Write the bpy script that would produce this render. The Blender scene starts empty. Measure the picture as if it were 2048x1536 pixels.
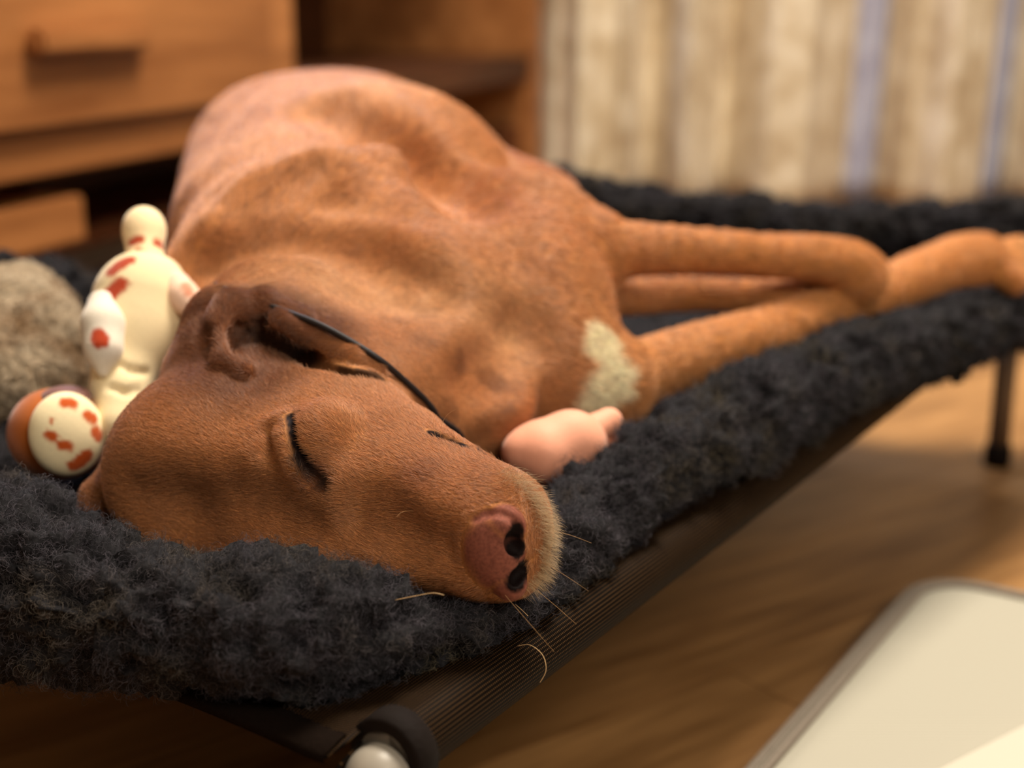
import bpy, bmesh, math, random
import numpy as np
from mathutils import Vector

random.seed(7)
rng = np.random.default_rng(11)
C = bpy.context.scene.collection
SC = bpy.context.scene
R = math.radians

# ------------------------------------------------------------------ camera, world, lights, exposure
CAM_H, PITCH, FPX = .47, R(15.5), 2844.0
CP, SP = math.cos(PITCH), math.sin(PITCH)
cam_d = bpy.data.cameras.new('camera')
cam_d.sensor_width = 36.0
cam_d.lens = 36.0 * FPX / 2048
cam_d.clip_start = .02
cam_d.dof.use_dof = True
cam_d.dof.focus_distance = .655
cam_d.dof.aperture_fstop = 3.9
cam = bpy.data.objects.new('camera', cam_d)
C.objects.link(cam)
cam.location = (0, 0, CAM_H)
cam.rotation_euler = (math.pi / 2 - PITCH, 0, 0)
SC.camera = cam

world = bpy.data.worlds.new('world')
SC.world = world
world.use_nodes = True
world.node_tree.nodes['Background'].inputs[0].default_value = (1.0, .84, .68, 1)
world.node_tree.nodes['Background'].inputs[1].default_value = .13


def area(name, loc, target, size, power, col):
    l = bpy.data.lights.new(name, 'AREA')
    l.shape = 'RECTANGLE'
    l.size, l.size_y = size
    l.energy = power
    l.color = col
    o = bpy.data.objects.new(name, l)
    C.objects.link(o)
    o.location = loc
    o.rotation_euler = (Vector(target) - Vector(loc)).to_track_quat('-Z', 'Y').to_euler()
    return o


area('ceiling_lamp', (.50, 1.45, 2.3), (.05, .9, .2), (.7, .7), 84, (1.0, .89, .74))
area('window_daylight', (-.9, 2.9, 1.7), (-.05, .9, .3), (1.1, .9), 135, (.56, .67, 1.0))
area('fill_light', (.95, -.65, 1.75), (.15, 1.5, .35), (.8, .8), 24, (1.0, .89, .73))  # unseen fill added to brighten the face from the camera side
SC.view_settings.view_transform = 'Standard'
SC.view_settings.look = 'None'
SC.view_settings.exposure = 0.2
SC.view_settings.gamma = 1.0
SC.view_settings.use_curve_mapping = False

# ------------------------------------------------------------------ coordinate helpers
def P(px, py, d):
    X = (px - 1024) / FPX * d
    Y = (py - 768) / FPX * d
    return np.array([X, d * CP - Y * SP, CAM_H - Y * CP - d * SP])


A = np.array([-.0469, .5210])           # near right corner of the cot in plan
EU = np.array([.5335, .8458])           # along the right rail, away from the viewer
EV = np.array([-.8458, .5335])          # across the cot, to the left


def bed(u, v, z):
    p = A + u * EU + v * EV
    return np.array([p[0], p[1], z])


def srgb(r, g, b):
    f = lambda c: (c / 255 / 12.92) if c / 255 <= .04045 else ((c / 255 + .055) / 1.055) ** 2.4
    return np.array([f(r), f(g), f(b)])


def c4(c):
    return (float(c[0]), float(c[1]), float(c[2]), 1.0)


# ------------------------------------------------------------------ numpy noise
def _hash(i, j, k, seed):
    n = (i.astype(np.int64) * 374761393 + j.astype(np.int64) * 668265263 + k.astype(np.int64) * 2147483647 + seed * 974634777) & 0xffffffff
    n = ((n ^ (n >> 13)) * 1274126177) & 0xffffffff
    n = (n ^ (n >> 16)) & 0xffffff
    return n.astype(np.float64) / 0xffffff * 2 - 1


def vnoise(p, scale, seed=0):
    q = np.asarray(p, dtype=np.float64) / scale
    b = np.floor(q)
    f = q - b
    f = f * f * f * (f * (f * 6 - 15) + 10)
    i, j, k = b[:, 0].astype(np.int64), b[:, 1].astype(np.int64), b[:, 2].astype(np.int64)
    fx, fy, fz = f[:, 0], f[:, 1], f[:, 2]
    out = 0
    for dx in (0, 1):
        wx = fx if dx else 1 - fx
        for dy in (0, 1):
            wy = fy if dy else 1 - fy
            for dz in (0, 1):
                wz = fz if dz else 1 - fz
                out = out + wx * wy * wz * _hash(i + dx, j + dy, k + dz, seed)
    return out


# ------------------------------------------------------------------ implicit surfaces
def smin(a, b, k):
    h = np.maximum(k - np.abs(a - b), 0) / k
    return np.minimum(a, b) - h * h * k * .25


def d_cap(p, a, b, ra, rb):
    ab = b - a
    t = np.clip(((p - a) @ ab) / max(float(ab @ ab), 1e-12), 0, 1)
    q = p - a - t[:, None] * ab
    return np.sqrt((q * q).sum(1)) - (ra + (rb - ra) * t)


def d_ell(p, c, r, M):
    q = (p - c) @ M
    k0 = np.sqrt(((q / r) ** 2).sum(1))
    k1 = np.sqrt(((q / (r * r)) ** 2).sum(1))
    return k0 * (k0 - 1.0) / np.maximum(k1, 1e-9)


class SDF:
    def __init__(self):
        self.ops = []

    def cap(self, a, b, ra, rb=None, k=.02, sub=False):
        self.ops.append(('c', np.asarray(a, float), np.asarray(b, float), ra, ra if rb is None else rb, k, sub))

    def ball(self, a, r, k=.02, sub=False):
        self.cap(a, np.asarray(a) + 1e-6, r, r, k, sub)

    def ell(self, c, r, M=None, k=.02, sub=False):
        self.ops.append(('e', np.asarray(c, float), np.asarray(r, float), np.eye(3) if M is None else M, 0, k, sub))

    def chain(self, pts, k=.01, sub=False, first_k=None):
        for i in range(len(pts) - 1):
            self.cap(pts[i][0], pts[i + 1][0], pts[i][1], pts[i + 1][1], k if i or first_k is None else first_k, sub)

    def bounds(self, m=.012):
        lo, hi = np.full(3, 9.), np.full(3, -9.)
        for o in self.ops:
            if o[6]: continue
            for c, r in ((o[1], o[3]), (o[2], o[4])) if o[0] == 'c' else ((o[1], float(np.max(o[2]))),):
                lo, hi = np.minimum(lo, c - r), np.maximum(hi, c + r)
        return lo - m, hi + m

    def limb(self, pts, k=.006, first_k=.03, n=5):
        """smooth tapering limb through (centre, radius) joints"""
        q = np.array([np.append(c, r) for c, r in pts])
        out = []
        for i in range(len(q) - 1):
            a, b, c, d = q[max(i - 1, 0)], q[i], q[i + 1], q[min(i + 2, len(q) - 1)]
            for t in np.linspace(0, 1, n, endpoint=False):
                out.append(.5 * (2 * b + (c - a) * t + (2 * a - 5 * b + 4 * c - d) * t * t + (3 * b - a - 3 * c + d) * t ** 3))
        out.append(q[-1])
        for i in range(len(out) - 1):
            self.cap(out[i][:3], out[i + 1][:3], out[i][3], out[i + 1][3], first_k if i == 0 else k * .3 if i > 3 else k * 2)

    def boxes(self):
        if getattr(self, '_nb', 0) != len(self.ops):
            L, U = [], []
            for o in self.ops:
                if o[0] == 'c':
                    L.append(np.minimum(o[1] - o[3], o[2] - o[4])); U.append(np.maximum(o[1] + o[3], o[2] + o[4]))
                else:
                    r = float(np.max(o[2])); L.append(o[1] - r); U.append(o[1] + r)
            self._L, self._U, self._nb = np.array(L), np.array(U), len(self.ops)
        return self._L, self._U

    def __call__(self, p, cell=.04, margin=.042):
        if len(p) < 3000:
            return self.run(p, self.ops)
        L, U = self.boxes()
        key = np.floor(p / cell).astype(np.int64)
        code = (key[:, 0] + 512) * 1048576 + (key[:, 1] + 512) * 1024 + key[:, 2] + 512
        order = np.argsort(code, kind='stable')
        cs_ = code[order]
        cut = np.flatnonzero(np.diff(cs_)) + 1
        out = np.full(len(p), 1.0)
        for g in np.split(order, cut):
            lo = key[g[0]] * cell
            near = np.all((L < lo + cell + margin) & (U > lo - margin), axis=1)
            ops = [o for o, m in zip(self.ops, near) if m]
            if ops and not all(o[6] for o in ops):
                out[g] = self.run(p[g], ops)
        return out

    def run(self, p, ops):
        d = None
        for o in ops:
            if d is None and o[6]: continue
            e = d_cap(p, o[1], o[2], o[3], o[4]) if o[0] == 'c' else d_ell(p, o[1], o[2], o[3])
            if d is None:
                d = e
            elif o[6]:
                d = -smin(-d, e, o[5])
            else:
                d = smin(d, e, o[5])
        return d


def ev_chunks(f, p, n=1500000):
    return np.concatenate([f(p[i:i + n]) for i in range(0, len(p), n)]) if len(p) else np.zeros(0)


def gradient(f, p, e=6e-4):
    g = np.zeros_like(p)
    for a in range(3):
        q = np.zeros(3)
        q[a] = e
        g[:, a] = ev_chunks(f, p + q) - ev_chunks(f, p - q)
    g /= (2 * e)
    return g


def project(f, p, it=2):
    for _ in range(it):
        g = gradient(f, p)
        d = ev_chunks(f, p)
        p = p - np.clip(d, -.004, .004)[:, None] * g / np.maximum((g * g).sum(1), .25)[:, None]
    return p


def axis_steps(lo, hi, h, fine=None):
    """grid coordinates from lo to hi with step h, finer inside fine = (a, b, step)"""
    x = [lo]
    while x[-1] < hi:
        st = h
        if fine is not None:
            gap = max(fine[0] - x[-1], x[-1] - fine[1], 0)
            st = min(h, fine[2] + gap * .12)
        x.append(x[-1] + st)
    while len(x) % 4: x.append(x[-1] + h)
    return np.array(x)


def surface_nets(f, lo, hi, h, slack=1.0, fine=(None, None, None)):
    ax_ = [axis_steps(lo[a], hi[a], h, fine[a]) for a in range(3)]
    nb = np.array([len(x) // 4 for x in ax_])
    bi = np.stack(np.meshgrid(*[np.arange(n) for n in nb], indexing='ij'), -1).reshape(-1, 3)
    bc = [(x[0::4] + x[3::4]) / 2 for x in ax_]
    bs = [np.append(x[4::4], x[-1] + h) - x[0::4] for x in ax_]
    cen = np.stack([bc[a][bi[:, a]] for a in range(3)], 1)
    half = np.sqrt(sum(bs[a][bi[:, a]] ** 2 for a in range(3))) / 2
    dc = ev_chunks(f, cen)
    act = np.abs(dc) < (half * 1.05 + .005) * slack
    V = np.repeat(np.repeat(np.repeat(np.where(dc < 0, -1., 1.).astype(np.float32).reshape(nb), 4, 0), 4, 1), 4, 2)
    off = np.stack(np.meshgrid(*[np.arange(4)] * 3, indexing='ij'), -1).reshape(-1, 3)
    idx = (bi[act][:, None, :] * 4 + off[None]).reshape(-1, 3)
    V[idx[:, 0], idx[:, 1], idx[:, 2]] = ev_chunks(f, np.stack([ax_[a][idx[:, a]] for a in range(3)], 1))
    S = V < 0
    n = np.array(V.shape)
    cnt = np.zeros(n - 1, np.int8)
    cor = [(a, b, c) for a in (0, 1) for b in (0, 1) for c in (0, 1)]
    for a, b, c in cor:
        cnt += S[a:n[0] - 1 + a, b:n[1] - 1 + b, c:n[2] - 1 + c]
    cells = np.argwhere((cnt > 0) & (cnt < 8))
    cid = np.full(n - 1, -1, np.int64)
    cid[cells[:, 0], cells[:, 1], cells[:, 2]] = np.arange(len(cells))
    acc = np.zeros((len(cells), 3))
    num = np.zeros(len(cells))
    val = {q: V[cells[:, 0] + q[0], cells[:, 1] + q[1], cells[:, 2] + q[2]] for q in cor}
    for q in cor:
        for ax in range(3):
            if q[ax] == 0:
                r = list(q)
                r[ax] = 1
                r = tuple(r)
                m = (val[q] < 0) != (val[r] < 0)
                t = val[q][m] / (val[q][m] - val[r][m])
                pt = np.tile(np.array(q, float), (m.sum(), 1))
                pt[:, ax] = t
                acc[m] += pt
                num[m] += 1
    fr = acc / np.maximum(num, 1)[:, None]
    verts = np.stack([ax_[a][cells[:, a]] + fr[:, a] * (ax_[a][cells[:, a] + 1] - ax_[a][cells[:, a]]) for a in range(3)], 1)
    faces = []
    for ax in range(3):
        b, c = (ax + 1) % 3, (ax + 2) % 3
        s0 = [slice(None)] * 3
        s1 = [slice(None)] * 3
        s0[ax] = slice(0, n[ax] - 1)
        s1[ax] = slice(1, n[ax])
        e = S[tuple(s0)] != S[tuple(s1)]
        pos = np.argwhere(e)
        ok = (pos[:, b] > 0) & (pos[:, c] > 0) & (pos[:, b] < n[b] - 1) & (pos[:, c] < n[c] - 1)
        pos = pos[ok]
        def g(db, dc_):
            q = pos.copy()
            q[:, b] -= db
            q[:, c] -= dc_
            return cid[q[:, 0], q[:, 1], q[:, 2]]
        quad = np.stack([g(1, 1), g(0, 1), g(0, 0), g(1, 0)], 1)
        inside = S[pos[:, 0], pos[:, 1], pos[:, 2]]
        quad[~inside] = quad[~inside][:, ::-1]
        faces.append(quad[(quad >= 0).all(1)])
    return verts, np.concatenate(faces)


# ------------------------------------------------------------------ object helpers
def mesh_np(name, v, f, smooth=True):
    me = bpy.data.meshes.new(name)
    me.vertices.add(len(v))
    me.vertices.foreach_set('co', np.asarray(v, np.float32).ravel())
    k = f.shape[1]
    me.loops.add(len(f) * k)
    me.loops.foreach_set('vertex_index', f.astype(np.int32).ravel())
    me.polygons.add(len(f))
    me.polygons.foreach_set('loop_start', np.arange(0, len(f) * k, k, dtype=np.int32))
    me.update(calc_edges=True)
    me.validate()
    if smooth:
        me.polygons.foreach_set('use_smooth', np.ones(len(me.polygons), bool))
    return me


def tag(o, label=None, cat=None, group=None, kind=None):
    if label: o['label'] = label
    if cat: o['category'] = cat
    if group: o['group'] = group
    if kind: o['kind'] = kind
    return o


def link(name, data, mat=None, parent=None):
    o = bpy.data.objects.new(name, data)
    C.objects.link(o)
    if mat is not None:
        data.materials.append(mat)
    if parent is not None:
        o.parent = parent
        o.matrix_parent_inverse = parent.matrix_basis.inverted()
    return o


def empty(name, loc, rz=0):
    o = bpy.data.objects.new(name, None)
    C.objects.link(o)
    o.location = loc
    o.rotation_euler = (0, 0, rz)
    o.empty_display_size = .05
    return o


def bm_obj(name, bm, mat, parent=None, smooth=False):
    me = bpy.data.meshes.new(name)
    bm.to_mesh(me)
    bm.free()
    if smooth:
        for p in me.polygons: p.use_smooth = True
    return link(name, me, mat, parent)


def box_bm(bm, o, X, Y, Z, lo, hi, bevel=0.0):
    """box in the frame (origin o, axes X Y Z) from lo to hi"""
    vs = []
    for z in (lo[2], hi[2]):
        for x, y in ((lo[0], lo[1]), (hi[0], lo[1]), (hi[0], hi[1]), (lo[0], hi[1])):
            vs.append(bm.verts.new(Vector(np.asarray(o) + x * np.asarray(X) + y * np.asarray(Y) + z * np.asarray(Z))))
    fs = [bm.faces.new([vs[i] for i in q]) for q in ((3, 2, 1, 0), (4, 5, 6, 7), (0, 1, 5, 4), (1, 2, 6, 5), (2, 3, 7, 6), (3, 0, 4, 7))]
    if bevel:
        es = list({e for f_ in fs for e in f_.edges})
        bmesh.ops.bevel(bm, geom=es, offset=bevel, segments=2, affect='EDGES')
    bmesh.ops.recalc_face_normals(bm, faces=bm.faces)


def tube_bm(bm, pts, radii, seg=20, cap=True):
    pts = [np.asarray(p, float) for p in pts]
    rings = []
    t0 = pts[1] - pts[0]
    ref = np.array([0, 0, 1.]) if abs(t0[2]) < .9 * np.linalg.norm(t0) else np.array([1., 0, 0])
    for i, p in enumerate(pts):
        t = pts[min(i + 1, len(pts) - 1)] - pts[max(i - 1, 0)]
        t = t / np.linalg.norm(t)
        n = np.cross(t, ref)
        n /= np.linalg.norm(n)
        b = np.cross(n, t)
        ref = b
        r = radii[i] if hasattr(radii, '__len__') else radii
        rings.append([bm.verts.new(Vector(p + r * (math.cos(a) * n + math.sin(a) * b))) for a in np.linspace(0, 2 * math.pi, seg, endpoint=False)])
    for a, b in zip(rings[:-1], rings[1:]):
        for i in range(seg):
            bm.faces.new([a[i], a[(i + 1) % seg], b[(i + 1) % seg], b[i]])
    if cap:
        bm.faces.new(rings[0][::-1])
        bm.faces.new(rings[-1])
    bmesh.ops.recalc_face_normals(bm, faces=bm.faces)


# ------------------------------------------------------------------ materials
class NT:
    def __init__(self, name):
        self.m = bpy.data.materials.new(name)
        self.m.use_nodes = True
        self.t = self.m.node_tree
        self.b = self.t.nodes['Principled BSDF']

    def n(self, typ, **kw):
        nd = self.t.nodes.new(typ)
        for k, v in kw.items():
            if k.startswith('i_'):
                key = k[2:]
                nd.inputs[int(key) if key.isdigit() else key.replace('_', ' ')].default_value = v
            else:
                setattr(nd, k, v)
        return nd

    def l(self, a, b):
        self.t.links.new(a, b)

    def ramp(self, fac, stops):
        r = self.n('ShaderNodeValToRGB')
        e = r.color_ramp.elements
        while len(e) < len(stops): e.new(.5)
        for x, (p, c) in zip(e, stops):
            x.position = p
            x.color = c4(c)
        self.l(fac, r.inputs[0])
        return r.outputs[0]


def simple(name, col, rough=.6, spec=.3, noise=0, nscale=50, bump=0, sheen=0):
    M = NT(name)
    M.b.inputs['Roughness'].default_value = rough
    M.b.inputs['Specular IOR Level'].default_value = spec
    M.b.inputs['Base Color'].default_value = c4(col)
    if sheen:
        M.b.inputs['Sheen Weight'].default_value = sheen
        M.b.inputs['Sheen Roughness'].default_value = .5
    if noise or bump:
        tc = M.n('ShaderNodeTexCoord')
        nz = M.n('ShaderNodeTexNoise', i_Scale=nscale, i_Detail=5.0)
        M.l(tc.outputs['Object'], nz.inputs['Vector'])
        if noise:
            M.l(M.ramp(nz.outputs[0], [(.25, np.asarray(col) * (1 - noise)), (.75, np.minimum(np.asarray(col) * (1 + noise), 1))]), M.b.inputs['Base Color'])
        if bump:
            bp = M.n('ShaderNodeBump', i_Strength=bump, i_Distance=.003)
            M.l(nz.outputs[0], bp.inputs['Height'])
            M.l(bp.outputs[0], M.b.inputs['Normal'])
    return M.m


def wood(name, dark, light, axis=(1, 0, 0), scale=5.0, rough=.45):
    M = NT(name)
    tc = M.n('ShaderNodeTexCoord')
    mp = M.n('ShaderNodeMapping')
    mp.inputs['Scale'].default_value = [scale * (.12 if a else 1.0) * 4 for a in axis]
    M.l(tc.outputs['Object'], mp.inputs[0])
    n1 = M.n('ShaderNodeTexNoise', i_Scale=1.6, i_Detail=6.0, i_Roughness=.6)
    M.l(mp.outputs[0], n1.inputs['Vector'])
    oi = M.n('ShaderNodeObjectInfo')
    ad = M.n('ShaderNodeMath', operation='MULTIPLY_ADD')
    M.l(oi.outputs['Random'], ad.inputs[0])
    ad.inputs[1].default_value = .22
    M.l(n1.outputs[0], ad.inputs[2])
    col = M.ramp(ad.outputs[0], [(.35, dark), (.85, light)])
    M.l(col, M.b.inputs['Base Color'])
    M.b.inputs['Roughness'].default_value = rough
    M.b.inputs['Specular IOR Level'].default_value = .35
    bp = M.n('ShaderNodeBump', i_Strength=.15, i_Distance=.001)
    M.l(n1.outputs[0], bp.inputs['Height'])
    M.l(bp.outputs[0], M.b.inputs['Normal'])
    return M.m


def attr_mat(name, rough=.55, spec=.25, sheen=0.0, attr='coat', grain=0.0, gscale=900):
    M = NT(name)
    a = M.n('ShaderNodeAttribute', attribute_name=attr)
    out = a.outputs['Color']
    if grain:
        tc = M.n('ShaderNodeTexCoord')
        nz = M.n('ShaderNodeTexNoise', i_Scale=gscale, i_Detail=3.0)
        M.l(tc.outputs['Object'], nz.inputs['Vector'])
        mr = M.n('ShaderNodeMapRange', i_1=.3, i_2=.7, i_3=1 - grain, i_4=1 + grain)
        M.l(nz.outputs[0], mr.inputs[0])
        mx = M.n('ShaderNodeVectorMath', operation='SCALE')
        M.l(out, mx.inputs[0])
        M.l(mr.outputs[0], mx.inputs['Scale'])
        out = mx.outputs[0]
        bp = M.n('ShaderNodeBump', i_Strength=.25, i_Distance=.0005)
        M.l(nz.outputs[0], bp.inputs['Height'])
        M.l(bp.outputs[0], M.b.inputs['Normal'])
    M.l(out, M.b.inputs['Base Color'])
    M.b.inputs['Roughness'].default_value = rough
    M.b.inputs['Specular IOR Level'].default_value = spec
    M.b.inputs['Sheen Weight'].default_value = sheen
    M.b.inputs['Sheen Roughness'].default_value = .45
    return M.m


def mesh_fabric(name):
    """woven mesh cloth: threads laid out in the cloth's own UV (metres)"""
    M = NT(name)
    uv = M.n('ShaderNodeUVMap', uv_map='cloth')
    sp = M.n('ShaderNodeSeparateXYZ')
    M.l(uv.outputs[0], sp.inputs[0])
    def cell(sock, period, phase=None):
        a = M.n('ShaderNodeMath', operation='DIVIDE')
        M.l(sock, a.inputs[0])
        a.inputs[1].default_value = period
        fr = M.n('ShaderNodeMath', operation='FRACT')
        M.l(a.outputs[0], fr.inputs[0])
        t = M.n('ShaderNodeMath', operation='PINGPONG')
        M.l(a.outputs[0], t.inputs[0])
        t.inputs[1].default_value = .5
        return t.outputs[0]
    x, y = cell(sp.outputs[0], .0013), cell(sp.outputs[1], .0019)
    mx = M.n('ShaderNodeMapRange', i_1=.22, i_2=.38)
    M.l(x, mx.inputs[0])
    my = M.n('ShaderNodeMapRange', i_1=.24, i_2=.40)
    M.l(y, my.inputs[0])
    mu = M.n('ShaderNodeMath', operation='MULTIPLY')
    M.l(mx.outputs[0], mu.inputs[0])
    M.l(my.outputs[0], mu.inputs[1])
    col = M.ramp(mu.outputs[0], [(.1, srgb(13, 8, 5)), (.9, srgb(88, 63, 38))])
    M.l(col, M.b.inputs['Base Color'])
    M.b.inputs['Roughness'].default_value = .6
    M.b.inputs['Specular IOR Level'].default_value = .04
    bp = M.n('ShaderNodeBump', i_Strength=.6, i_Distance=.0006)
    M.l(mu.outputs[0], bp.inputs['Height'])
    M.l(bp.outputs[0], M.b.inputs['Normal'])
    return M.m


# ------------------------------------------------------------------ the room: floor, walls
floor_wood = wood('floor_oak', srgb(112, 74, 37), srgb(178, 131, 80), (1, 0, 0), 7, .42)
bm = bmesh.new()
box_bm(bm, (0, 0, 0), (1, 0, 0), (0, 1, 0), (0, 0, 1), (-1.75, -.55, -.06), (2.15, 3.46, -.012))
floor = tag(bm_obj('floor', bm, simple('subfloor', srgb(70, 45, 22), .8)), kind='structure')
floor['label'] = 'warm oak plank floor under the raised dog bed'
PD = np.array([.80, .60, 0])
PN = np.array([-.60, .80, 0])
bm = bmesh.new()
box_bm(bm, (0, 0, 0), (1, 0, 0), (0, 1, 0), (0, 0, 1), (0, 0, -.012), (1.1996, .1298, 0), .0006)
plank_me = bpy.data.meshes.new('plank')
bm.to_mesh(plank_me)
bm.free()
plank_me.materials.append(floor_wood)
ang = math.atan2(PD[1], PD[0])
for r in range(-14, 30):
    for q in range(-3, 4):
        a = PN * r * .13 + PD * (q * 1.2 + (r * .47) % 1.2)
        m = a + PD * .6
        if -2.0 < m[0] < 2.4 and -.8 < m[1] < 3.7:
            o = bpy.data.objects.new('plank', plank_me)
            C.objects.link(o)
            o.location = a
            o.rotation_euler = (0, 0, ang)
            o.parent = floor

Q0 = np.array([*P(0, 293, 1.5)[:2], 0.0])      # cabinet front plane: origin and directions
CD = np.array([.347, .938, 0])
CN = np.array([.938, -.347, 0])
ZZ = np.array([0, 0, 1.0])
plaster = simple('plaster', srgb(196, 176, 148), .9, .1, .05, 6, .1)
bm = bmesh.new()
box_bm(bm, (0, 0, 0), (1, 0, 0), (0, 1, 0), ZZ, (-1.75, 3.45, 0), (2.15, 3.55, 2.5))
tag(bm_obj('wall_back', bm, plaster), 'plain plaster wall behind the curtain', kind='structure')
bm = bmesh.new()
box_bm(bm, Q0, CD, CN, ZZ, (-2.3, -.62, 0), (2.35, -.54, 2.5))
tag(bm_obj('wall_left', bm, plaster), 'plain plaster wall behind the wooden cabinet', kind='structure')

# ------------------------------------------------------------------ the cabinet on the left
pine = wood('cabinet_pine', srgb(120, 70, 34), srgb(180, 120, 70), (1, 0, 0), 3.0, .38)
pine_shaded = wood('cabinet_pine_shaded', srgb(58, 30, 14), srgb(104, 58, 28), (1, 0, 0), 3.0, .55)  # same pine, darkened in colour for the shade inside the cabinet
cab = empty('wooden_cabinet', Q0, math.atan2(CD[1], CD[0]))
tag(cab, 'long orange pine cabinet with drawers and an open compartment behind the dog', 'cabinet')
FX, FY = (1, 0, 0), (0, 1, 0)          # cabinet frame: x along the front, -y... towards the room is -y


def cpart(name, lo, hi, mat=None, bev=.003, parent=cab):
    """lo, hi in cabinet coordinates (t along the front, n out of the front, z)"""
    bm = bmesh.new()
    box_bm(bm, (0, 0, 0), (1, 0, 0), (0, -1, 0), (0, 0, 1), lo, hi, bev)
    me = bpy.data.meshes.new(name)
    bm.to_mesh(me)
    bm.free()
    me.materials.append(mat or pine)
    o = bpy.data.objects.new(name, me)
    C.objects.link(o)
    o.parent = parent
    return o


T0, T1, T2 = -.62, .655, 1.70
D = -.50
cpart('top', (T0 - .02, D, .78), (T2 + .04, .025, .81), bev=.006)
cpart('back_panel', (T0, D, .12), (T2, D + .02, .78), pine_shaded)
cpart('side_panel', (T0 - .0, D, .06), (T0 + .03, .0, .78))
cpart('side_panel', (T1 - .075, D, .275), (T1 - .0, -.004, .78))
cpart('side_panel', (T2 - .02, D, .06), (T2 + .035, .004, .78))
cpart('bottom_rail', (T0 + .03, -.06, .268), (T1, -.012, .318))
cpart('bottom_board', (T0 + .03, D + .02, .275), (T1 - .075, -.06, .30), pine_shaded)
cpart('compartment_shelf', (T1, D + .02, .285), (T2 - .02, -.005, .335), pine_shaded)
cpart('lower_board', (T0 + .03, -.34, .185), (.16, -.02, .238))
cpart('lower_board', (.19, D + .03, .12), (T2 - .02, -.22, .15), pine_shaded)
for k, (za, zb) in enumerate(((.322, .505), (.515, .76))):
    for ta, tb in ((T0 + .035, -.30), (-.295, T1 - .078)):
        dr = cpart('drawer', (ta, -.36, za), (tb, .006, zb), bev=.005)
        tm = .15 if tb > 0 else (ta + tb) / 2
        zm = .408 if k == 0 else .64
        hw = .105 if tb > 0 else .08
        bm = bmesh.new()
        pts = [(tm - hw, .004), (tm - hw, .03), (tm - hw + .02, .036), (tm + hw - .02, .036), (tm + hw, .03), (tm + hw, .004)]
        box_bm(bm, (0, 0, 0), (1, 0, 0), (0, -1, 0), (0, 0, 1), (tm - hw, .006, zm - .006), (tm + hw, .03, zm + .022), .006)
        me = bpy.data.meshes.new('handle')
        bm.to_mesh(me)
        bm.free()
        me.materials.append(pine)
        o = bpy.data.objects.new('handle', me)
        C.objects.link(o)
        o.parent = dr
for t in (T0 + .03, .6, T2 - .04):
    for n in (-.05, D + .04):
        cpart('leg', (t - .025, n - .025, 0), (t + .025, n + .025, .19), pine_shaded)

# ------------------------------------------------------------------ the curtain
def curtain_mat(name, base, light, dark):
    M = NT(name)
    tc = M.n('ShaderNodeTexCoord')
    nz = M.n('ShaderNodeTexNoise', i_Scale=9.0, i_Detail=5.0, i_Roughness=.65)
    vo = M.n('ShaderNodeTexVoronoi', i_Scale=16.0)
    M.l(tc.outputs['Object'], nz.inputs['Vector'])
    M.l(tc.outputs['Object'], vo.inputs['Vector'])
    ad = M.n('ShaderNodeMath', operation='MULTIPLY_ADD')
    M.l(vo.outputs['Distance'], ad.inputs[0])
    ad.inputs[1].default_value = .35
    M.l(nz.outputs[0], ad.inputs[2])
    M.l(M.ramp(ad.outputs[0], [(.38, dark), (.62, base), (.85, light)]), M.b.inputs['Base Color'])
    M.b.inputs['Roughness'].default_value = .55
    M.b.inputs['Sheen Weight'].default_value = .2
    return M.m


cur = empty('curtain', (.7, 3.14, 0))
tag(cur, 'floor length cream patterned curtain in deep folds behind the dog bed', 'curtain')
YC = 3.12


def px_to_x(px, y=YC):
    d = y * CP + .35 * SP * 0 + (CAM_H - .6) * 0
    return (px - 1024) / FPX * (y / CP * .975)


def drape(name, knots, y0, mat, lean=.02, z1=2.25):
    """vertical cloth through (x, y) knots, smooth between them"""
    xs = np.array([k[0] for k in knots])
    ds = np.array([k[1] for k in knots])
    X = np.linspace(xs[0], xs[-1], 260)
    i = np.clip(np.searchsorted(xs, X) - 1, 0, len(xs) - 2)
    t = (X - xs[i]) / (xs[i + 1] - xs[i])
    t = t * t * (3 - 2 * t)
    ds = ds * 1.5
    Dp = ds[i] + (ds[i + 1] - ds[i]) * t
    zs = np.linspace(.012, z1, 40)
    v = []
    for z in zs:
        sway = .008 * np.sin(z * 3 + X * 9)
        v.append(np.stack([X + lean * (z - .3) + sway * .6, y0 + Dp + sway, np.full_like(X, z)], 1))
    v = np.concatenate(v) - np.array([.7, 3.14, 0])
    nX = len(X)
    ii, jj = np.meshgrid(np.arange(nX - 1), np.arange(len(zs) - 1))
    a = (jj * nX + ii).ravel()
    fc = np.stack([a, a + 1, a + 1 + nX, a + nX], 1)
    me = mesh_np(name, v, fc)
    o = bpy.data.objects.new(name, me)
    C.objects.link(o)
    me.materials.append(mat)
    o.parent = cur
    sm = o.modifiers.new('thick', 'SOLIDIFY')
    sm.thickness = .004
    return o


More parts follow.
